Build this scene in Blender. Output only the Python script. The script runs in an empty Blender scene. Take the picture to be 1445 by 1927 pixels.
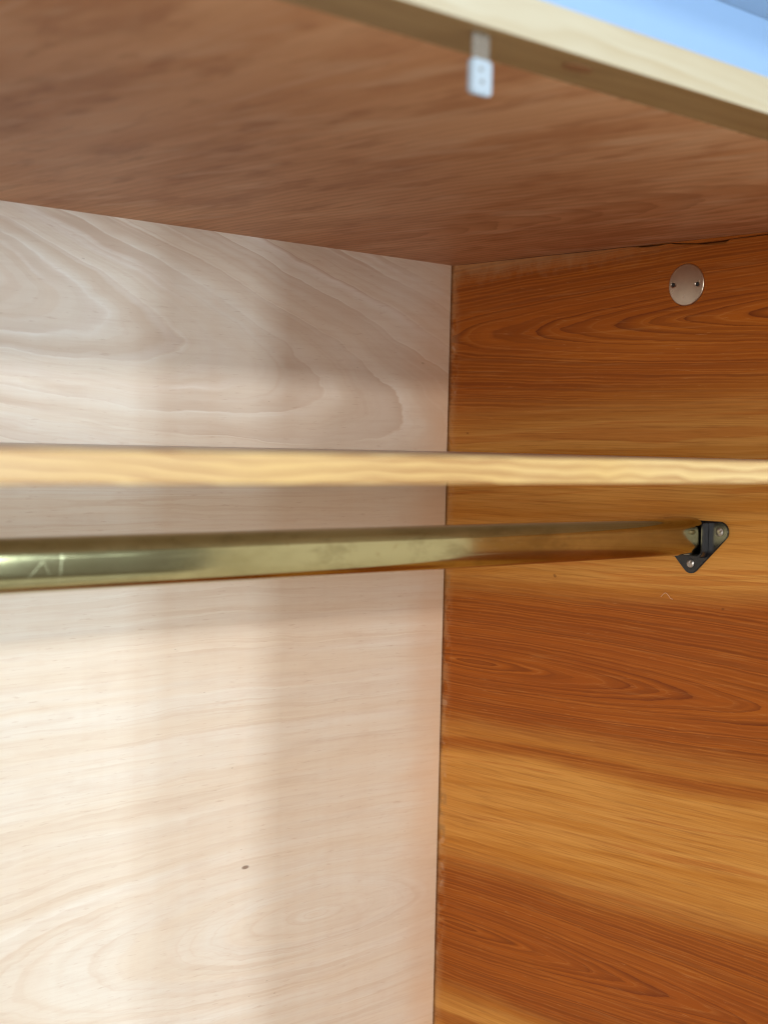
import bpy, bmesh, math, random
from mathutils import Vector, Matrix
random.seed(7)
scene = bpy.context.scene
C = scene.collection

# ------------------------------------------------------------------ camera
# world axes: x to the right along the wardrobe's back, y into the wardrobe, z up.
# the inner back right corner is x = 0, y = 0; the shelf's upper face is z = 0
YAW, PITCH, ROLL = 0.74501, -0.04567, 0.02272
cam_d = bpy.data.cameras.new('camera')
cam = bpy.data.objects.new('camera', cam_d); C.objects.link(cam)
fw = Vector((math.sin(YAW)*math.cos(PITCH), math.cos(YAW)*math.cos(PITCH), math.sin(PITCH)))
rt = Vector((math.cos(YAW), -math.sin(YAW), 0)); up = rt.cross(fw)
r2 = rt*math.cos(ROLL) + up*math.sin(ROLL); u2 = up*math.cos(ROLL) - rt*math.sin(ROLL)
m = Matrix((r2, u2, -fw)).transposed().to_4x4(); m.translation = Vector((-1.0176, -1.0119, 0.0037))
cam.matrix_world = m
cam_d.sensor_fit = 'VERTICAL'; cam_d.sensor_height = 36; cam_d.lens = 2707.93/1927*36
cam_d.clip_start = 0.01; cam_d.clip_end = 100
cam_d.dof.use_dof = True; cam_d.dof.focus_distance = 1.27; cam_d.dof.aperture_fstop = 7.5
cam_d.dof.aperture_blades = 0
scene.camera = cam

# ------------------------------------------------------------------ light
world = bpy.data.worlds.new('World'); scene.world = world; world.use_nodes = True
bg = world.node_tree.nodes['Background']
bg.inputs['Color'].default_value = (1.0, 0.95, 0.88, 1); bg.inputs['Strength'].default_value = 0.31

def area(name, loc, target, sx, sy, power, col, spread=180):
    d = bpy.data.lights.new(name, 'AREA'); d.shape = 'RECTANGLE'; d.size = sx; d.size_y = sy
    d.energy = power; d.color = col; d.spread = math.radians(spread)
    o = bpy.data.objects.new(name, d); C.objects.link(o); o.location = loc
    o.rotation_euler = (Vector(target) - Vector(loc)).to_track_quat('-Z', 'Y').to_euler()
    return o
# ceiling lamps and narrow window bays across the room, and an added wide fill at the left
area('ceiling_lamp_light', (-0.60, -4.6, 1.03), (-0.3, 0, -0.2), 0.15, 0.15, 50, (1.0, 0.97, 0.93))
area('ceiling_lamp_light', (0.80, -4.6, 1.03), (-0.3, 0, -0.2), 0.15, 0.15, 28, (0.90, 0.96, 1.0))
area('window_fill_light', (0.80, -4.6, 0.12), (-0.3, -0.2, 0.0), 0.15, 0.75, 58, (0.74, 0.90, 1.0))
area('window_fill_light', (1.24, -4.6, 0.12), (-0.3, -0.2, 0.0), 0.14, 0.75, 62, (0.68, 0.87, 1.0))
area('window_fill_light', (-3.9, -3.2, 0.10), (0.0, -0.7, 0.0), 2.2, 1.5, 146, (1.0, 0.985, 0.96))  # added unseen fill from the left, brightens the side board and door

vs = scene.view_settings
vs.view_transform = 'Standard'; vs.look = 'None'; vs.gamma = 1; vs.use_curve_mapping = False; vs.exposure = -0.13
scene.cycles.use_denoising = True; scene.cycles.adaptive_threshold = 0.02
scene.cycles.filter_width = 1.1
scene.cycles.max_bounces = 10; scene.cycles.diffuse_bounces = 6; scene.cycles.glossy_bounces = 6
scene.cycles.sample_clamp_indirect = 6

# ------------------------------------------------------------------ node expressions
class N:
    """a float or vector socket with arithmetic"""
    def __init__(s, nt, sock): s.nt, s.s = nt, sock
    def op(s, o, *b):
        n = s.nt.nodes.new('ShaderNodeMath'); n.operation = o
        for i, v in enumerate((s,) + b):
            if isinstance(v, N): s.nt.links.new(v.s, n.inputs[i])
            else: n.inputs[i].default_value = v
        return N(s.nt, n.outputs[0])
    def __add__(s, b): return s.op('ADD', b)
    __radd__ = __add__
    def __mul__(s, b): return s.op('MULTIPLY', b)
    __rmul__ = __mul__
    def __sub__(s, b): return s.op('SUBTRACT', b)
    def __rsub__(s, b): return (s*-1.0) + b
    def __truediv__(s, b): return s.op('DIVIDE', b)
    def pow(s, b): return s.op('POWER', b)
    def sqrt(s): return s.op('SQRT')
    def sin(s): return s.op('SINE')
    def frac(s): return s.op('FRACT')
    def abs(s): return s.op('ABSOLUTE')
    def min(s, b): return s.op('MINIMUM', b)
    def max(s, b): return s.op('MAXIMUM', b)
    def clamp(s): return s.op('MINIMUM', 1.0).op('MAXIMUM', 0.0)
    def smooth(s, lo, hi):
        n = s.nt.nodes.new('ShaderNodeMapRange'); n.interpolation_type = 'SMOOTHSTEP'; n.clamp = True
        s.nt.links.new(s.s, n.inputs['Value'])
        n.inputs['From Min'].default_value = min(lo, hi); n.inputs['From Max'].default_value = max(lo, hi)
        if lo < hi: n.inputs['To Min'].default_value, n.inputs['To Max'].default_value = 0, 1
        else: n.inputs['To Min'].default_value, n.inputs['To Max'].default_value = 1, 0
        return N(s.nt, n.outputs['Result'])

class Mat:
    def __init__(s, name, rough=0.5, metallic=0.0, spec=0.5):
        s.m = bpy.data.materials.new(name); s.m.use_nodes = True; s.nt = s.m.node_tree
        s.p = s.nt.nodes['Principled BSDF']
        s.p.inputs['Roughness'].default_value = rough; s.p.inputs['Metallic'].default_value = metallic
        s.p.inputs['Specular IOR Level'].default_value = spec
        tc = s.nt.nodes.new('ShaderNodeTexCoord'); sp = s.nt.nodes.new('ShaderNodeSeparateXYZ')
        s.nt.links.new(tc.outputs['Object'], sp.inputs[0])
        s.x, s.y, s.z = (N(s.nt, sp.outputs[i]) for i in range(3))
    def vec(s, x, y, z):
        n = s.nt.nodes.new('ShaderNodeCombineXYZ')
        for i, v in enumerate((x, y, z)):
            if isinstance(v, N): s.nt.links.new(v.s, n.inputs[i])
            else: n.inputs[i].default_value = v
        return n.outputs[0]
    def noise(s, x, y, z, scale=1.0, detail=3.0, rough=0.5, dist=0.0):
        n = s.nt.nodes.new('ShaderNodeTexNoise'); n.noise_dimensions = '3D'
        s.nt.links.new(s.vec(x, y, z), n.inputs['Vector'])
        n.inputs['Scale'].default_value = scale; n.inputs['Detail'].default_value = detail
        n.inputs['Roughness'].default_value = rough; n.inputs['Distortion'].default_value = dist
        return N(s.nt, n.outputs['Fac'])
    def mix(s, f, a, b, mode='MIX'):
        n = s.nt.nodes.new('ShaderNodeMix'); n.data_type = 'RGBA'; n.blend_type = mode
        for k, v in ((0, f), (6, a), (7, b)):
            if isinstance(v, N): s.nt.links.new(v.s, n.inputs[k])
            elif isinstance(v, (int, float)): n.inputs[k].default_value = v
            elif isinstance(v, tuple): n.inputs[k].default_value = (*v, 1)
            else: s.nt.links.new(v, n.inputs[k])
        return n.outputs[2]
    def color(s, c):
        if isinstance(c, tuple): s.p.inputs['Base Color'].default_value = (*c, 1)
        else: s.nt.links.new(c, s.p.inputs['Base Color'])
    def set(s, name, v):
        if isinstance(v, N): s.nt.links.new(v.s, s.p.inputs[name])
        else: s.p.inputs[name].default_value = v
    def bump(s, h, strength=0.2, dist=0.001):
        n = s.nt.nodes.new('ShaderNodeBump'); n.inputs['Strength'].default_value = strength
        n.inputs['Distance'].default_value = dist
        s.nt.links.new(h.s, n.inputs['Height']); s.nt.links.new(n.outputs[0], s.p.inputs['Normal'])

def ring(r, sharp=3.0):
    """growth ring profile: slow darkening towards late wood, quick return"""
    t = r.frac()
    return t.pow(sharp) * t.smooth(1.0, 0.93)

# ------------------------------------------------------------------ materials
def mat_beech():
    M = Mat('beech_veneer', rough=0.42, spec=0.35)
    x, z = M.x, M.z
    warp = M.noise(x*1.0, 0.0, z*2.2, 4.5, 3.0, 0.55) - 0.5
    warp2 = M.noise(x*1.0, 3.1, z*2.5, 22.0, 2.0, 0.5) - 0.5
    warp3 = M.noise(x*1.0, 7.7, z*3.0, 70.0, 2.0, 0.6) - 0.5
    # upper figure: nested arches pointing right, centre far left
    va = z - ((x + 0.343)*-0.20 + 0.092)
    ua = x + 0.78
    r1 = ((va*7.0)*(va*7.0) + ua*ua).sqrt() + warp*0.11 + warp2*0.030 + warp3*0.008
    # lower figure: small flame near the corner, almost level lines above it
    vb = z + 0.432 + (x + 0.25)*0.02
    ub = x + 0.16
    r2 = ((vb*5.2)*(vb*5.2) + ub*ub).sqrt() + warp*0.08 + warp2*0.022 + warp3*0.008
    k = z.smooth(-0.05, 0.0)
    r = r1*k + r2*(1.0 - k)
    amp = M.noise(x*0.6, 1.3, z*1.4, 9.0, 2.0, 0.5).smooth(0.30, 0.68)
    upk = k*0.78 + 0.22
    broad = M.noise(x*1.2, 0.0, r*11.0, 1.0, 2.0, 0.5)                # wide soft bands along the grain
    edge = M.noise(x*1.6, 5.0, r*24.0, 1.0, 2.0, 0.5)                 # lines with one crisp side
    lines = M.noise(x*3.0, 9.0, r*85.0, 1.0, 3.0, 0.55)
    g1 = ring(r*8.0 + broad*2.4, 1.3)
    g2 = lines
    pale = M.noise(x*1.5, 15.0, r*14.0, 1.0, 3.0, 0.6).smooth(0.50, 0.68)
    patch = M.noise(x*3.0, 21.0, z*5.0, 1.0, 3.0, 0.55)
    fleck = M.noise(x*60.0, 0.0, z*420.0, 1.0, 2.0, 0.6)
    fine = M.noise(x*14.0, 2.0, z*300.0, 1.0, 3.0, 0.6)
    vert = M.noise(x*26.0, 4.0, z*0.9, 1.0, 3.0, 0.6)
    mott = M.noise(x*22.0, 6.0, z*60.0, 1.0, 3.0, 0.6)
    c = M.mix(broad.smooth(0.36, 0.64)*0.75, (0.785, 0.74, 0.65), (0.755, 0.66, 0.53))
    c = M.mix(patch.smooth(0.42, 0.66)*0.45, c, (0.73, 0.61, 0.475))
    c = M.mix(g1*(amp*0.70 + 0.12)*upk, c, (0.56, 0.42, 0.31))
    c = M.mix(edge.smooth(0.565, 0.60)*edge.smooth(0.70, 0.61)*(amp*0.26 + 0.05), c, (0.60, 0.45, 0.32))
    c = M.mix(lines.smooth(0.50, 0.70)*0.20, c, (0.62, 0.46, 0.34))
    c = M.mix(pale*(amp*0.75*upk + 0.06), c, (0.84, 0.79, 0.72))
    c = M.mix((r*8.0 + broad*2.4).frac().smooth(0.10, 0.0)*(amp*0.35 + 0.05)*upk, c, (0.86, 0.83, 0.77))
    c = M.mix((vert - 0.5).abs()*0.7, c, (0.68, 0.51, 0.36))
    c = M.mix(mott.smooth(0.50, 0.72)*0.16, c, (0.60, 0.44, 0.33))
    c = M.mix((fine - 0.45).clamp()*0.75, c, (0.56, 0.41, 0.30))
    c = M.mix(fleck.smooth(0.60, 0.76)*0.30, c, (0.47, 0.31, 0.21))
    # redder towards the corner and a few dark specks
    corner = (x + M.noise(x*3, 8.0, z*9, 3.0, 3.0, 0.6)*0.06).smooth(-0.045, 0.035)
    c = M.mix(corner*0.55, c, (0.66, 0.40, 0.22))
    sp = M.noise(x*1.0, 12.0, z*2.4, 95.0, 0.0, 0.5).smooth(0.865, 0.89)
    c = M.mix(sp*0.30, c, (0.20, 0.11, 0.06))
    d = ((x + 0.2427)*(x + 0.2427)*0.18 + (z + 0.3747)*(z + 0.3747)).sqrt()
    c = M.mix(d.smooth(0.0022, 0.0010)*0.75, c, (0.16, 0.09, 0.05))
    M.color(c)
    M.bump(fine, 0.08, 0.0004)
    M.set('Roughness', fine*0.15 + 0.36)
    return M.m

def mat_larch():
    M = Mat('larch_board', rough=0.40, spec=0.15)
    u = M.y*-1.0
    z = M.z
    w1 = M.noise(u*1.0, 0.0, z*3.0, 3.2, 3.0, 0.5) - 0.5
    w2 = M.noise(u*1.0, 2.0, z*4.0, 16.0, 2.0, 0.5) - 0.5
    w3 = M.noise(u*22.0, 4.0, z*150.0, 1.0, 3.0, 0.6) - 0.5
    def flame(u0, v0, K, tilt=0.0, p=1.65):
        du = u - u0; dv = z - v0 - du*tilt
        return ((dv*K).abs().pow(p) + du.abs().pow(p)).pow(1.0/p)
    ra = flame(0.46, 0.121, 13.0, 0.02, 1.7)
    rc = flame(0.045, -0.205, 13.5, 0.01)
    re = flame(0.035, -0.470, 13.0, 0.015)
    kA = z.smooth(-0.06, -0.02)                  # boundary hidden in the pale band behind the shelf
    kE = (z - u*0.05).smooth(-0.325, -0.345)
    base = rc*(1.0 - kE) + re*kE
    r = ra*kA + base*(1.0 - kA)
    r = r + w1*0.10 + w2*0.022 + w3*0.020
    r = r + M.noise(0.0, 0.0, r*9.0, 1.0, 2.0, 0.5)*0.16
    # boards' heart zones (dark) and sapwood zones (pale)
    zz = z - u*0.05 + w1*0.035 + w2*0.006
    dA = zz.smooth(-0.005, 0.062)
    dC = zz.smooth(-0.112, -0.152)*zz.smooth(-0.298, -0.256)
    dE = zz.smooth(-0.382, -0.428)*zz.smooth(-0.558, -0.522)
    s1 = zz.smooth(-0.281, -0.289)*zz.smooth(-0.303, -0.293)
    s2 = zz.smooth(-0.556, -0.562)*zz.smooth(-0.576, -0.567)
    low = zz.smooth(-0.64, -0.68)
    dark = (dA + dC + dE + s1*0.75 + s2*0.75 + low).clamp()
    streak = M.noise(u*1.6, 1.0, (z - u*0.05 + w1*0.025)*60.0, 1.0, 3.0, 0.6)
    fine = M.noise(u*9.0, 3.0, z*700.0, 1.0, 3.0, 0.65)
    pores = M.noise(u*45.0, 6.0, z*900.0, 1.0, 2.0, 0.6)
    hue = M.noise(u*1.3, 7.0, zz*14.0, 1.0, 3.0, 0.6)
    g = ring(r*20.0, 2.4)*M.noise(u*2.0, 33.0, r*20.0, 1.0, 1.0, 0.5).smooth(0.25, 0.6)
    gl = M.noise(u*2.2, 40.0, r*58.0, 1.0, 3.0, 0.6)
    gf = gl.smooth(0.46, 0.66)
    sapl = M.mix(streak.smooth(0.32, 0.68), (0.51, 0.205, 0.030), (0.67, 0.35, 0.088))
    sapl = M.mix(streak.smooth(0.55, 0.62)*0.75, sapl, (0.50, 0.18, 0.030))
    gate = (z - 0.121).abs().min((z + 0.205).abs()).min((z + 0.470).abs()).smooth(0.010, 0.026)
    heart = M.mix(hue.smooth(0.3, 0.7), (0.335, 0.082, 0.008), (0.40, 0.115, 0.011))
    heart = M.mix(g*(1.0 - gate*0.62), heart, (0.11, 0.020, 0.004))
    comb = (r*163.0 + w2*2.0 + w3*1.5).sin()                 # close parallel year lines
    heart = M.mix((comb*0.5 + 0.5)*M.noise(u*1.5, 51.0, r*9.0, 1.0, 2.0, 0.5).smooth(0.30, 0.60)*gate*0.55, heart, (0.15, 0.032, 0.005))
    heart = M.mix((comb*-0.5 - 0.1).clamp()*gate*0.22, heart, (0.58, 0.24, 0.055))
    heart = M.mix(gf*0.45, heart, (0.20, 0.046, 0.008))
    lite = (r*19.0 + 0.08).frac()
    heart = M.mix(lite.smooth(0.22, 0.0)*0.14, heart, (0.60, 0.27, 0.07))
    sapl = M.mix(gf*0.22 + g*0.12, sapl, (0.40, 0.13, 0.018))
    c = M.mix(dark, sapl, heart)
    fib = M.noise(u*11.0, 8.0, z*330.0, 1.0, 3.0, 0.7)
    c = M.mix((fine - 0.42).clamp()*1.0, c, (0.24, 0.06, 0.010))
    c = M.mix(fib.smooth(0.50, 0.66)*0.26, c, (0.20, 0.05, 0.009))
    c = M.mix(fib.smooth(0.46, 0.32)*0.09, c, (0.74, 0.40, 0.13))
    c = M.mix(pores.smooth(0.64, 0.78)*0.30, c, (0.66, 0.36, 0.13))
    # rubbed, greyish wear close to the corner and under the top
    e = M.noise(u*70.0, 2.2, z*60.0, 1.0, 4.0, 0.7)
    wear = (u + (e - 0.5)*0.045).smooth(0.016, 0.002)*e.smooth(0.38, 0.58)
    wear2 = (z + (e - 0.5)*0.03 - u*0.02).smooth(0.160, 0.186)*u.smooth(0.34, 0.05)
    c = M.mix(wear*0.38, c, (0.52, 0.33, 0.16))
    c = M.mix(wear2*0.45, c, (0.50, 0.31, 0.15))
    chip = M.noise(u*60.0, 11.0, z*70.0, 1.0, 2.0, 0.5).smooth(0.60, 0.66)*u.smooth(0.011, 0.006)
    c = M.mix(chip*0.22, c, (0.62, 0.48, 0.32))
    c = M.mix((u + (e - 0.5)*0.008).smooth(0.0035, 0.0005)*0.6, c, (0.14, 0.06, 0.025))
    # filler smears close to the joint
    for (zc, hw, wd) in ((-0.348, 0.007, 0.012), (-0.381, 0.008, 0.011), (-0.129, 0.008, 0.010), (-0.362, 0.004, 0.009)):
        b = (z - zc).abs().smooth(hw, hw*0.55)*(u + (e - 0.5)*0.02).smooth(wd, wd*0.7)
        c = M.mix(b*e.smooth(0.35, 0.55)*0.6, c, (0.30, 0.165, 0.06))
    d = M.noise(u*1.0, 15.0, z*1.4, 60.0, 0.0, 0.5).smooth(0.865, 0.89)
    c = M.mix(d*0.5, c, (0.11, 0.03, 0.008))
    M.color(c)
    M.bump(fine, 0.12, 0.0005)
    M.set('Roughness', fine*0.18 + 0.30)
    return M.m

def mat_top():
    M = Mat('stained_plywood', rough=0.5, spec=0.35)
    x, y = M.x, M.y
    w1 = M.noise(x*2.0, y*1.0, 0.0, 4.0, 3.0, 0.55) - 0.5
    w2 = M.noise(x*3.0, y*1.2, 3.0, 18.0, 2.0, 0.5) - 0.5
    du = y + 0.06; dv = x + 0.165
    r = ((dv*5.5)*(dv*5.5) + du*du).sqrt() + w1*0.20 + w2*0.035
    streak = M.noise(x*20.0, y*3.4, 1.0, 1.0, 4.0, 0.62)
    patch = M.noise(x*4.5, y*2.0, 5.0, 1.6, 3.0, 0.55)
    fine = M.noise(x*330.0, y*16.0, 2.0, 1.0, 3.0, 0.6)
    mott = M.noise(x*15.0, y*6.0, 9.0, 1.0, 4.0, 0.62)
    dash = M.noise(x*52.0, y*15.0, 19.0, 1.0, 3.0, 0.6)
    dash2 = M.noise(x*40.0 + y*7.0, y*9.0, 29.0, 1.0, 3.0, 0.6)
    g = ring(r*19.0, 1.8)
    near = x.smooth(-0.62, -0.30)
    c = M.mix(streak.smooth(0.33, 0.67), (0.58, 0.265, 0.118), (0.78, 0.455, 0.255))
    c = M.mix(patch.smooth(0.35, 0.65)*0.6, c, (0.68, 0.355, 0.18))
    c = M.mix(g*(near*0.45 + 0.05), c, (0.33, 0.125, 0.045))
    c = M.mix(mott.smooth(0.47, 0.66)*0.55, c, (0.43, 0.175, 0.070))
    c = M.mix(dash.smooth(0.52, 0.68)*0.50, c, (0.40, 0.155, 0.062))
    c = M.mix(dash2.smooth(0.52, 0.68)*0.45, c, (0.80, 0.53, 0.34))
    scuff = M.noise(x*60.0, y*4.0, 17.0, 1.0, 3.0, 0.6).smooth(0.60, 0.72)
    c = M.mix(scuff*0.35, c, (0.82, 0.56, 0.38))
    c = M.mix((fine - 0.45).clamp()*0.20, c, (0.28, 0.12, 0.05))
    M.color(c)
    M.bump(mott, 0.08, 0.002)
    return M.m

def mat_pine(name, a, b, line, seed, v0=0.0, freq=60.0, rough=0.42, end=False):
    """pale pine; grain runs along x"""
    M = Mat(name, rough=rough, spec=0.4)
    x, y, z = M.x, M.y, M.z
    w1 = M.noise(x*2.2, y*6.0, z*6.0 + seed, 3.0, 3.0, 0.5) - 0.5
    w2 = M.noise(x*6.0, y*12.0, z*12.0 + seed, 4.0, 2.0, 0.5) - 0.5
    r = (z - v0)*(1.0 if not end else 1.0) + y*0.8 + w1*0.030 + w2*0.004 + x*0.010
    g = ring(r*freq*2.2, 1.2)
    gs = ring(r*freq*5.1, 2.0)
    bl = M.noise(x*5.0, y*20.0, z*30.0 + seed, 1.0, 3.0, 0.6)
    am = M.noise(x*4.0, 0.0, seed + 0.0*z, 2.0, 2.0, 0.5).smooth(0.35, 0.65)
    fine = M.noise(x*18.0, y*400.0, z*400.0 + seed, 1.0, 3.0, 0.6)
    c = M.mix(bl.smooth(0.3, 0.7), a, b)
    c = M.mix(g*(am*0.40 + (0.60 if end else 0.15)), c, line)
    c = M.mix(gs*0.22, c, line)
    c = M.mix((fine - 0.45).clamp()*0.4, c, line)
    M.color(c); M.bump(fine, 0.1, 0.0004)
    return M

def simple(name, col, rough, metallic=0.0, nz=0.0, nscale=120.0, spec=0.5, bump=0.0):
    M = Mat(name, rough, metallic, spec)
    n = M.noise(M.x, M.y, M.z, nscale, 4.0, 0.6)
    M.color(M.mix((n - 0.4).clamp()*nz*2, col, tuple(c*0.45 for c in col)))
    M.set('Roughness', n*0.2 + (rough - 0.1))
    if bump: M.bump(n, bump, 0.0005)
    return M.m

def mat_brass():
    M = Mat('tarnished_brass', 0.25, 1.0)
    x, y, z = M.x, M.y, M.z
    along = M.noise(x*2.0, y*160.0, z*160.0, 1.0, 3.0, 0.6)
    tarn = M.noise(x*9.0, y*25.0, z*25.0, 1.0, 4.0, 0.62)
    spots = M.noise(x*1.0, y*1.0, z*1.0, 130.0, 3.0, 0.6)
    c = M.mix(tarn.smooth(0.35, 0.70), (0.46, 0.42, 0.235), (0.33, 0.29, 0.145))
    c = M.mix(spots.smooth(0.60, 0.75)*0.35, c, (0.30, 0.22, 0.09))
    blot = M.noise(x*26.0, y*60.0, z*60.0, 1.0, 4.0, 0.65)
    c = M.mix(blot.smooth(0.50, 0.70)*0.45, c, (0.22, 0.185, 0.085))
    ro = blot.smooth(0.45, 0.75)*0.04 + tarn*0.08 + along*0.03 + 0.05
    # scratches rubbed through the tarnish
    sc = None
    segs = [(-0.610, -0.0600, -0.611, -0.0760, 0.0006), (-0.6085, -0.0630, -0.6105, -0.0600, 0.0005),
            (-0.622, -0.0640, -0.632, -0.0740, 0.0005), (-0.621, -0.0640, -0.617, -0.0720, 0.0004)]
    rr = random.Random(3)
    for i in range(9):
        xx = -0.29 + rr.uniform(-0.028, 0.06); zz = rr.uniform(-0.070, -0.055)
        a = rr.choice((0.1, 0.2, 1.2, 1.6, -0.1, 0.0)); L = rr.uniform(0.003, 0.009)
        segs.append((xx, zz, xx + L*math.cos(a), zz + L*math.sin(a)*0.7, 0.00035))
    for (x0, z0, x1, z1, w) in segs:
        dx, dz = x1 - x0, z1 - z0; L2 = dx*dx + dz*dz
        t = (((x - x0)*dx + (z - z0)*dz)/L2).clamp()
        ex = x - x0 - t*dx; ez = z - z0 - t*dz
        d = (ex*ex + ez*ez).sqrt() + (spots - 0.5)*w*1.2
        s = d.smooth(w, w*0.3)
        sc = s if sc is None else sc.max(s)
    thin = M.noise(x*900.0, y*30.0, z*30.0, 1.0, 1.0, 0.5).smooth(0.74, 0.80)*tarn.smooth(0.5, 0.62)
    sc = sc.max(thin*0.5)
    c = M.mix(sc*0.10, c, (0.80, 0.74, 0.50))
    hair = M.noise(x*5.0, y*900.0, z*900.0, 1.0, 2.0, 0.6).smooth(0.60, 0.75)*0.10
    M.color(M.mix(hair*2.0, c, (0.60, 0.52, 0.30))); M.set('Roughness', ro + sc*0.07 + hair)
    M.bump(spots, 0.03, 0.0003)
    return M.m

BEECH = mat_beech(); LARCH = mat_larch(); TOP = mat_top()
RAIL = mat_pine('pale_pine_rail', (0.53, 0.50, 0.39), (0.48, 0.43, 0.31), (0.40, 0.31, 0.18), 3.0, 0.19, 30.0).m
EDGE = mat_pine('bright_pine_lipping', (0.67, 0.50, 0.235), (0.61, 0.41, 0.15), (0.27, 0.105, 0.02), 11.0, 0.0, 88.0, end=True).m
SHELF = mat_pine('dull_grey_shelf_board', (0.60, 0.52, 0.45), (0.54, 0.46, 0.39), (0.44, 0.35, 0.28), 21.0, 0.0, 20.0, 0.28).m
CARCASS = mat_pine('carcass_pine', (0.60, 0.38, 0.17), (0.55, 0.32, 0.13), (0.36, 0.17, 0.05), 31.0, 0.0, 20.0).m
BRASS = mat_brass()
BLACK = simple('black_enamel', (0.010, 0.010, 0.012), 0.22, 0.0, 0.2, 200.0, 0.6, 0.05)
STEEL = simple('dull_steel', (0.48, 0.46, 0.44), 0.42, 1.0, 0.5, 400.0, bump=0.2)
NICKEL = simple('satin_nickel', (0.66, 0.56, 0.46), 0.30, 1.0, 0.25, 90.0, bump=0.05)
NYLON = simple('white_plastic', (0.38, 0.46, 0.54), 0.35, 0.0, 0.1, 150.0)
SMOKE = simple('grey_plastic', (0.26, 0.235, 0.20), 0.28, 0.0, 0.2, 150.0)
SMOKE.node_tree.nodes['Principled BSDF'].inputs['Alpha'].default_value = 0.6
HOLE = simple('dark_hole', (0.02, 0.017, 0.015), 0.7)
WALL = simple('daylight_tinted_wall', (0.42, 0.62, 0.90), 0.8, 0.0, 0.04, 30.0, 0.2, 0.1)  # daylight's blue cast is put into the wall's base colour
CEIL = simple('pale_blue_ceiling_paint', (0.50, 0.66, 0.84), 0.8, 0.0, 0.04, 30.0, 0.2, 0.1)

# ------------------------------------------------------------------ mesh helpers
def obj(name, bm, mat, parent=None, smooth=False):
    me = bpy.data.meshes.new(name); bm.normal_update(); bm.to_mesh(me); bm.free()
    if smooth:
        for p in me.polygons: p.use_smooth = True
    for mm in (mat if isinstance(mat, (list, tuple)) else [mat]): me.materials.append(mm)
    o = bpy.data.objects.new(name, me); C.objects.link(o)
    if parent is not None:
        o.parent = parent
        if parent.get('_root'): o.location = -Vector(parent.location)     # mesh stays in world units
    return o
def box_bm(lo, hi, bevel=0.0, bm=None):
    t = bmesh.new(); bmesh.ops.create_cube(t, size=1)
    for v in t.verts: v.co = Vector([(lo[i] + hi[i])/2 + v.co[i]*(hi[i] - lo[i]) for i in range(3)])
    if bevel: bmesh.ops.bevel(t, geom=list(t.edges), offset=bevel, segments=2, affect='EDGES', profile=0.6)
    if bm is None: return t
    me = bpy.data.meshes.new('t'); t.to_mesh(me); t.free(); bm.from_mesh(me); bpy.data.meshes.remove(me)
    return bm
def prism_bm(pts, axis, a, b, bevel=0.0):
    """polygon pts (two coordinates, counter-clockwise) extruded along an axis from a to b"""
    bm = bmesh.new()
    def P(p, t): q = list(p); q.insert(axis, t); return q
    va = [bm.verts.new(P(p, a)) for p in pts]; vb = [bm.verts.new(P(p, b)) for p in pts]
    bm.faces.new(va); fb = bm.faces.new(vb[::-1])
    n = len(pts)
    for i in range(n): bm.faces.new((va[i], vb[i], vb[(i+1) % n], va[(i+1) % n]))
    bmesh.ops.recalc_face_normals(bm, faces=bm.faces)
    if bevel:
        ed = [e for f in bm.faces if len(f.verts) == n for e in f.edges]
        bmesh.ops.bevel(bm, geom=list(set(ed)), offset=bevel, segments=2, affect='EDGES')
    return bm
def tag(o, label, cat=None, kind=None, group=None):
    o['label'] = label
    if cat: o['category'] = cat
    if kind: o['kind'] = kind
    if group: o['group'] = group
def root(name, loc, label, cat):
    e = bpy.data.objects.new(name, None); C.objects.link(e); e.location = loc; e['_root'] = 1
    e.empty_display_size = 0.05; tag(e, label, cat); return e

HC = 0.1837; FRONT = -0.581; LEFT = -1.15; BASE = -1.50
# ------------------------------------------------------------------ setting: the room behind
o = obj('wall', box_bm((-3.0, 0.55, -1.62), (5.0, 0.62, 0.830)), WALL); o['kind'] = 'structure'
tag(o, 'light blue daylight-tinted room wall behind the wardrobe', kind='structure')
o = obj('ceiling', box_bm((-3.0, -0.6, 0.831), (5.0, 0.62, 0.88)), CEIL)
tag(o, 'greyish blue room ceiling above the wardrobe', kind='structure')

FLOOR = simple('pale_floor', (0.62, 0.55, 0.45), 0.5, 0.0, 0.1, 6.0)
o = obj('floor', box_bm((-5.0, -6.0, -1.62), (5.0, 0.55, -1.502)), FLOOR)
tag(o, 'pale room floor under the wardrobe', kind='structure')
# ------------------------------------------------------------------ wardrobe carcass
W = root('wardrobe', (-0.57, -0.29, BASE), 'open wooden wardrobe with pale back, orange side board and brown top', 'wardrobe')
o = obj('back_panel', box_bm((LEFT + 0.001, 0.0, BASE + 0.02), (-0.0011, 0.006, HC + 0.006), 0.0004), BEECH, W)
tag(o, 'pale beech veneer back panel with swirling grain')
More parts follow.
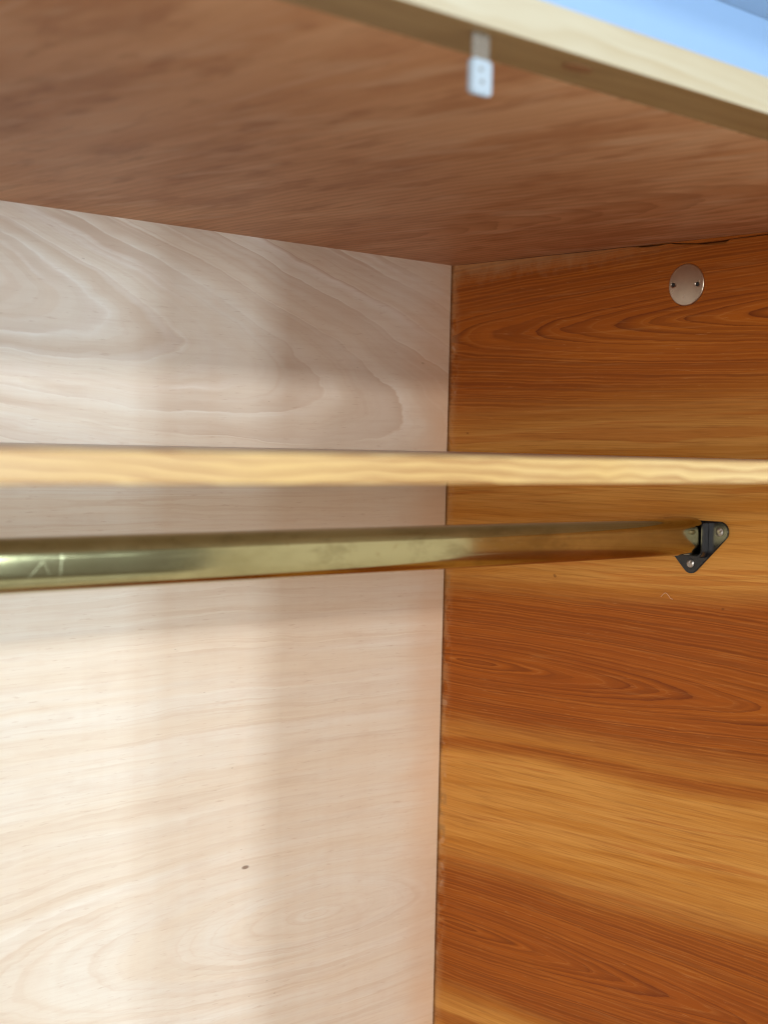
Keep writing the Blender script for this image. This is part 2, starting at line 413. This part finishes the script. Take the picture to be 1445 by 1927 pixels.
# side board: visible layer with a worn upper edge, and the layer behind it
rr = random.Random(5)
top = [(0.0135, HC)]
prof = [(-0.02, HC - 0.0004), (-0.222, HC - 0.0006), (-0.2325, HC - 0.0022), (-0.248, HC - 0.0031), (-0.2525, HC - 0.0016), (-0.262, HC - 0.0012),
        (-0.272, HC - 0.0034), (-0.284, HC - 0.0044), (-0.292, HC - 0.0050), (-0.303, HC - 0.0059), (-0.312, HC - 0.0064), (-0.3172, HC - 0.0062),
        (-0.3190, HC - 0.0046), (-0.322, HC - 0.0030), (-0.345, HC - 0.0028), (-0.40, HC - 0.0012), (-0.47, HC - 0.0008), (FRONT, HC - 0.0006)]
pts = [(0.0135, BASE + 0.001)] + top + [(a, b) for a, b in prof] + [(FRONT, BASE + 0.001)]
bm = prism_bm(pts, 0, 0.0, 0.008)
box_bm((0.0082, FRONT + 0.0002, BASE + 0.001), (0.018, 0.0135, HC - 0.0004), 0, bm)
SIDE = obj('side_panel', bm, LARCH, W)
tag(SIDE, 'varnished orange brown larch side board with dark flame grain')
# thin slip above the worn edge
slip = [(-0.225, HC - 0.0002), (-0.36, HC - 0.0002), (-0.36, HC - 0.0016), (-0.322, HC - 0.0026), (-0.318, HC - 0.0030), (-0.290, HC - 0.0034), (-0.262, HC - 0.0007), (-0.225, HC - 0.0005)]
obj('cover_slip', prism_bm(slip, 0, 0.0004, 0.0075), LARCH, SIDE)
obj('side_panel', box_bm((LEFT - 0.018, FRONT, BASE + 0.001), (LEFT, 0.0135, HC - 0.0004), 0.0008), LARCH, W)
o = obj('top_panel', box_bm((LEFT - 0.018, FRONT + 0.0380, HC), (0.018, 0.0135, HC + 0.016), 0.0005), TOP, W)
tag(o, 'reddish brown stained plywood top seen from below')
UNDER = mat_pine('brown_underside', (0.40, 0.27, 0.125), (0.34, 0.22, 0.095), (0.22, 0.125, 0.05), 13.0, 0.19, 30.0).m  # darker brown than the rail's front, used on its downward face
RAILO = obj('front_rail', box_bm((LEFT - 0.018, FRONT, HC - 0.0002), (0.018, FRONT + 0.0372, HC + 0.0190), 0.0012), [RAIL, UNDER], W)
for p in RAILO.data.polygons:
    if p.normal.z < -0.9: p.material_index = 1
tag(RAILO, 'pale pine rail along the front of the top')
obj('bottom_panel', box_bm((LEFT + 0.001, FRONT + 0.01, BASE + 0.02), (-0.001, -0.001, BASE + 0.036)), CARCASS, W)
DOORW = simple('pale_door_veneer', (0.88, 0.85, 0.74), 0.5, 0.0, 0.12, 9.0)
o = obj('door', box_bm((0.0005, -1.02, BASE + 0.02), (0.0185, FRONT - 0.002, HC + 0.012), 0.004), DOORW, W)
tag(o, 'pale wooden wardrobe door swung open to the right')
# knot in the underside of the rail
bm = bmesh.new(); bmesh.ops.create_cone(bm, cap_ends=True, segments=28, radius1=0.0052, radius2=0.0048, depth=0.0012)
for v in bm.verts: v.co = Vector((v.co.x*1.9 - 0.490, v.co.y*0.8 - 0.5665, v.co.z + HC - 0.0003))
KN = mat_pine('knot_wood', (0.34, 0.17, 0.075), (0.28, 0.13, 0.055), (0.20, 0.085, 0.035), 41.0, 0.0, 80.0).m
obj('knot', bm, KN, RAILO)

# ------------------------------------------------------------------ shelf
SD = -0.5674; ST = 0.012
S = root('shelf', (-0.57, -0.28, -ST), 'thin shelf with bright yellow pine front edge above the brass rod', 'shelf')
o = obj('board', box_bm((LEFT + 0.0015, SD + 0.0085, -ST), (-0.0015, -0.0012, 0.0), 0.0003), SHELF, S)
tag(o, 'dull grey brown shelf board')
o = obj('edge_strip', box_bm((LEFT + 0.0015, SD, -ST - 0.0001), (-0.0015, SD + 0.0083, 0.0001), 0.0008), EDGE, S)
tag(o, 'bright yellow pine strip on the shelf front')

# ------------------------------------------------------------------ hanging rod
RY, RZ, RR = -0.2941, -0.0664, 0.0154       # oval tube: half height RR, half thickness RB
RB, NE = 0.0146, 3.4
def tube_bm(x0, x1, r, ri, n=160):
    bm = bmesh.new(); rings = []
    prof = [(x0, ri/r), (x0, 0.96), (x0 + 0.0006, 1.0), (x0 + 0.002, 1.0), (x0 + 0.003, 1.0), (x1 - 0.0026, 1.0), (x1 - 0.0018, 1.0), (x1 - 0.0008, 0.995), (x1, 0.95), (x1, ri/r)]
    def sec(t): c, s_ = math.cos(t), math.sin(t); return (RB*math.copysign(abs(c)**(2/NE), c), r*math.copysign(abs(s_)**(2/NE), s_))
    for (x, q) in prof: rings.append([bm.verts.new((x, RY + q*sec(2*math.pi*i/n)[0], RZ + q*sec(2*math.pi*i/n)[1])) for i in range(n)])
    for k in range(len(rings)):
        a, b = rings[k], rings[(k+1) % len(rings)]
        for i in range(n): bm.faces.new((a[i], a[(i+1) % n], b[(i+1) % n], b[i]))
    bmesh.ops.recalc_face_normals(bm, faces=bm.faces)
    return bm
o = obj('hanging_rod', tube_bm(LEFT + 0.002, -0.0035, RR, RR - 0.0012), BRASS, None, True)
tag(o, 'scratched tarnished oval brass hanging rod held in a black bracket below the shelf', 'hanging rod')

# ------------------------------------------------------------------ rod bracket (screwed to the side board)
def rounded_tri(c, r, n=10):
    """convex hull of three discs: list of (y, z)"""
    out = []
    m_ = len(c)
    for i in range(m_):
        p, q, s = Vector(c[i-1]), Vector(c[i]), Vector(c[(i+1) % m_])
        d1 = (q - p).normalized(); d2 = (s - q).normalized()
        a1 = math.atan2(-d1.x, d1.y); a2 = math.atan2(-d2.x, d2.y)      # outward normals for clockwise order
        a1 += math.pi; a2 += math.pi
        n1 = Vector((d1.y, -d1.x)); n2 = Vector((d2.y, -d2.x))
        b1 = math.atan2(n1.y, n1.x); b2 = math.atan2(n2.y, n2.x)
        while b2 < b1: b2 += 2*math.pi
        for k in range(n + 1):
            t = b1 + (b2 - b1)*k/n; out.append((q.x + r*math.cos(t), q.y + r*math.sin(t)))
    return out
lob = [(-0.3225, -0.0612), (-0.2945, -0.0895), (-0.2665, -0.0612)]      # counter-clockwise in (y, z)
pl = prism_bm(rounded_tri(lob, 0.0085), 0, -0.0022, -0.0001, 0.0006)
BR = obj('rod_bracket', pl, BLACK, W); tag(BR, 'black metal three lobed rod bracket')
# open cradle that carries the rod: U seen along x
h = 0.0118
def ucurve(q, rc):
    out = [(RY - q, RZ + h)]
    for (cx, a0) in ((-1, math.pi), (1, 1.5*math.pi)):
        for k in range(9):
            a = a0 + math.pi/2*k/8
            out.append((RY + cx*(q - rc) + rc*math.cos(a), RZ - (q - rc) + rc*math.sin(a)))
    return out + [(RY + q, RZ + h)]
bm = bmesh.new()
seq_i, seq_o = ucurve(RR + 0.0003, 0.0040), ucurve(RR + 0.0023, 0.0060)
X0, X1 = -0.0105, -0.0021
vo = [[bm.verts.new((x, *p)) for p in seq_o] for x in (X0, X1)]; vi = [[bm.verts.new((x, *p)) for p in seq_i] for x in (X0, X1)]
for k in range(len(seq_o) - 1):
    bm.faces.new((vo[0][k], vo[0][k+1], vo[1][k+1], vo[1][k])); bm.faces.new((vi[0][k], vi[1][k], vi[1][k+1], vi[0][k+1]))
    for s in (0, 1): bm.faces.new((vo[s][k], vi[s][k], vi[s][k+1], vo[s][k+1]))
for k in (0, -1): bm.faces.new((vo[0][k], vo[1][k], vi[1][k], vi[0][k]))
bmesh.ops.recalc_face_normals(bm, faces=bm.faces)
bmesh.ops.bevel(bm, geom=[e for e in bm.edges if len(e.link_faces) == 2 and e.calc_face_angle() > 0.9], offset=0.0005, segments=2, affect='EDGES')
cr = obj('cradle', bm, BLACK, BR)
def screw(y, z, parent, r=0.0037):
    bm = bmesh.new(); n = 24
    bmesh.ops.create_uvsphere(bm, u_segments=n, v_segments=12, radius=1)
    bmesh.ops.delete(bm, geom=[v for v in bm.verts if v.co.z < -0.01], context='VERTS')
    for v in bm.verts:
        v.co.z *= 0.42
        if abs(v.co.x) < 0.17 and v.co.z > 0.2: v.co.z -= 0.12
    a = random.uniform(0, 3)
    for v in bm.verts:
        p, q = v.co.x*math.cos(a) - v.co.y*math.sin(a), v.co.x*math.sin(a) + v.co.y*math.cos(a)
        v.co = Vector((-0.0021 - v.co.z*r, y + p*r, z + q*r))
    o = obj('screw', bm, STEEL, parent, True); return o
for (y, z) in lob: screw(y, z, BR)

# ------------------------------------------------------------------ round metal cover disc
DY, DZ, DR = -0.2804, 0.1462, 0.0178
bm = bmesh.new(); n = 64
prof = [(0.0, 0.0023), (0.25, 0.00225), (0.5, 0.00205), (0.80, 0.0018), (0.88, 0.0016), (0.93, 0.00155), (0.97, 0.0015), (1.0, 0.0011), (1.0, 0.0)]
rings = [[bm.verts.new((-hh, DY + q*DR*math.cos(2*math.pi*i/n), DZ + q*DR*math.sin(2*math.pi*i/n))) for i in range(n)] for q, hh in prof[1:]]
cv = bm.verts.new((-prof[0][1], DY, DZ))
for i in range(n): bm.faces.new((cv, rings[0][i], rings[0][(i+1) % n]))
for k in range(len(rings) - 1):
    for i in range(n): bm.faces.new((rings[k][i], rings[k+1][i], rings[k+1][(i+1) % n], rings[k][(i+1) % n]))
bm.faces.new(rings[-1])
bmesh.ops.recalc_face_normals(bm, faces=bm.faces)
DISC = obj('cover_disc', bm, NICKEL, W, True); tag(DISC, 'round satin metal disc with two small holes')
# drill the two holes
cut = bmesh.new()
holes = [(DY - 0.0118, DZ - 0.0004), (DY + 0.0130, DZ + 0.0006)]
for (y, z) in holes:
    t = bmesh.new(); bmesh.ops.create_cone(t, cap_ends=True, segments=20, radius1=0.0019, radius2=0.0019, depth=0.01)
    bmesh.ops.rotate(t, verts=t.verts, matrix=Matrix.Rotation(math.pi/2, 3, 'Y')); bmesh.ops.translate(t, verts=t.verts, vec=(-0.0012, y, z))
    me = bpy.data.meshes.new('t'); t.to_mesh(me); t.free(); cut.from_mesh(me); bpy.data.meshes.remove(me)
cutter = obj('cutter', cut, HOLE); cutter.location = (0, 0, 0)
bpy.context.view_layer.update()
md = DISC.modifiers.new('holes', 'BOOLEAN'); md.object = cutter; md.operation = 'DIFFERENCE'; md.solver = 'EXACT'
dg = bpy.context.evaluated_depsgraph_get()
new = bpy.data.meshes.new_from_object(DISC.evaluated_get(dg)); DISC.modifiers.clear(); DISC.data = new
bpy.data.objects.remove(cutter)
for (y, z) in holes:
    bm = bmesh.new(); bmesh.ops.create_cone(bm, cap_ends=True, segments=20, radius1=0.0018, radius2=0.0018, depth=0.0003)
    bmesh.ops.rotate(bm, verts=bm.verts, matrix=Matrix.Rotation(math.pi/2, 3, 'Y')); bmesh.ops.translate(bm, verts=bm.verts, vec=(-0.0003, y, z))
    obj('pin_hole', bm, HOLE, DISC)

# ------------------------------------------------------------------ door catch hanging under the rail
CX, CY = -0.5607, -0.572
CT = obj('door_catch', box_bm((CX - 0.0052, CY - 0.0002, HC - 0.0125), (CX + 0.0052, CY + 0.0012, HC - 0.0003), 0.0005), SMOKE, W)
tag(CT, 'small grey and white door catch hanging under the rail')
bm = bmesh.new()
def rrect(cx, cz, w, hh, r, n=6):
    out = []
    for (sx, sz, a0) in ((1, -1, -math.pi/2), (1, 1, 0), (-1, 1, math.pi/2), (-1, -1, math.pi)):
        for k in range(n + 1):
            a = a0 + math.pi/2*k/n; out.append((cx + sx*(w/2 - r) + r*math.cos(a), cz + sz*(hh/2 - r) + r*math.sin(a)))
    return out
bm = prism_bm(rrect(CX, HC - 0.0190, 0.0128, 0.0152, 0.0022), 1, CY - 0.0012, CY + 0.0022, 0.0006)
TIP = obj('catch_tip', bm, NYLON, CT); tag(TIP, 'white plastic tip of the door catch')
for (dx, dz) in ((-0.0012, 0.0030), (-0.0004, -0.0022)):
    bm = bmesh.new(); bmesh.ops.create_cone(bm, cap_ends=True, segments=16, radius1=0.0010, radius2=0.0010, depth=0.0006)
    bmesh.ops.rotate(bm, verts=bm.verts, matrix=Matrix.Rotation(math.pi/2, 3, 'X'))
    bmesh.ops.translate(bm, verts=bm.verts, vec=(CX + dx, CY - 0.0012, HC - 0.0190 + dz))
    obj('rivet', bm, SMOKE, TIP)

# ------------------------------------------------------------------ curled fibre stuck to the side board
bm = bmesh.new(); path = []
for k in range(25):
    t = k/24
    path.append(Vector((-0.0006 - 0.0006*math.sin(math.pi*t), -0.2640 - 0.0125*t, -0.1205 + 0.0040*math.sin(math.pi*min(1, t*1.15))**1.4 - 0.0012*t)))
for k in range(24):
    box = bmesh.new()
    d = (path[k+1] - path[k]); L = d.length
    bmesh.ops.create_cone(box, cap_ends=True, segments=6, radius1=0.00028, radius2=0.00028, depth=L*1.15)
    bmesh.ops.transform(box, verts=box.verts, matrix=Matrix.Translation((path[k] + path[k+1])/2) @ d.to_track_quat('Z', 'Y').to_matrix().to_4x4())
    me = bpy.data.meshes.new('t'); box.to_mesh(me); box.free(); bm.from_mesh(me); bpy.data.meshes.remove(me)
LINT = simple('pale_fibre', (0.62, 0.38, 0.22), 0.7)
o = obj('lint_fibre', bm, LINT, None, True); tag(o, 'tiny pale curled fibre stuck on the orange side board below the bracket', 'fibre')

for o in bpy.data.objects:
    if '_root' in o: del o['_root']
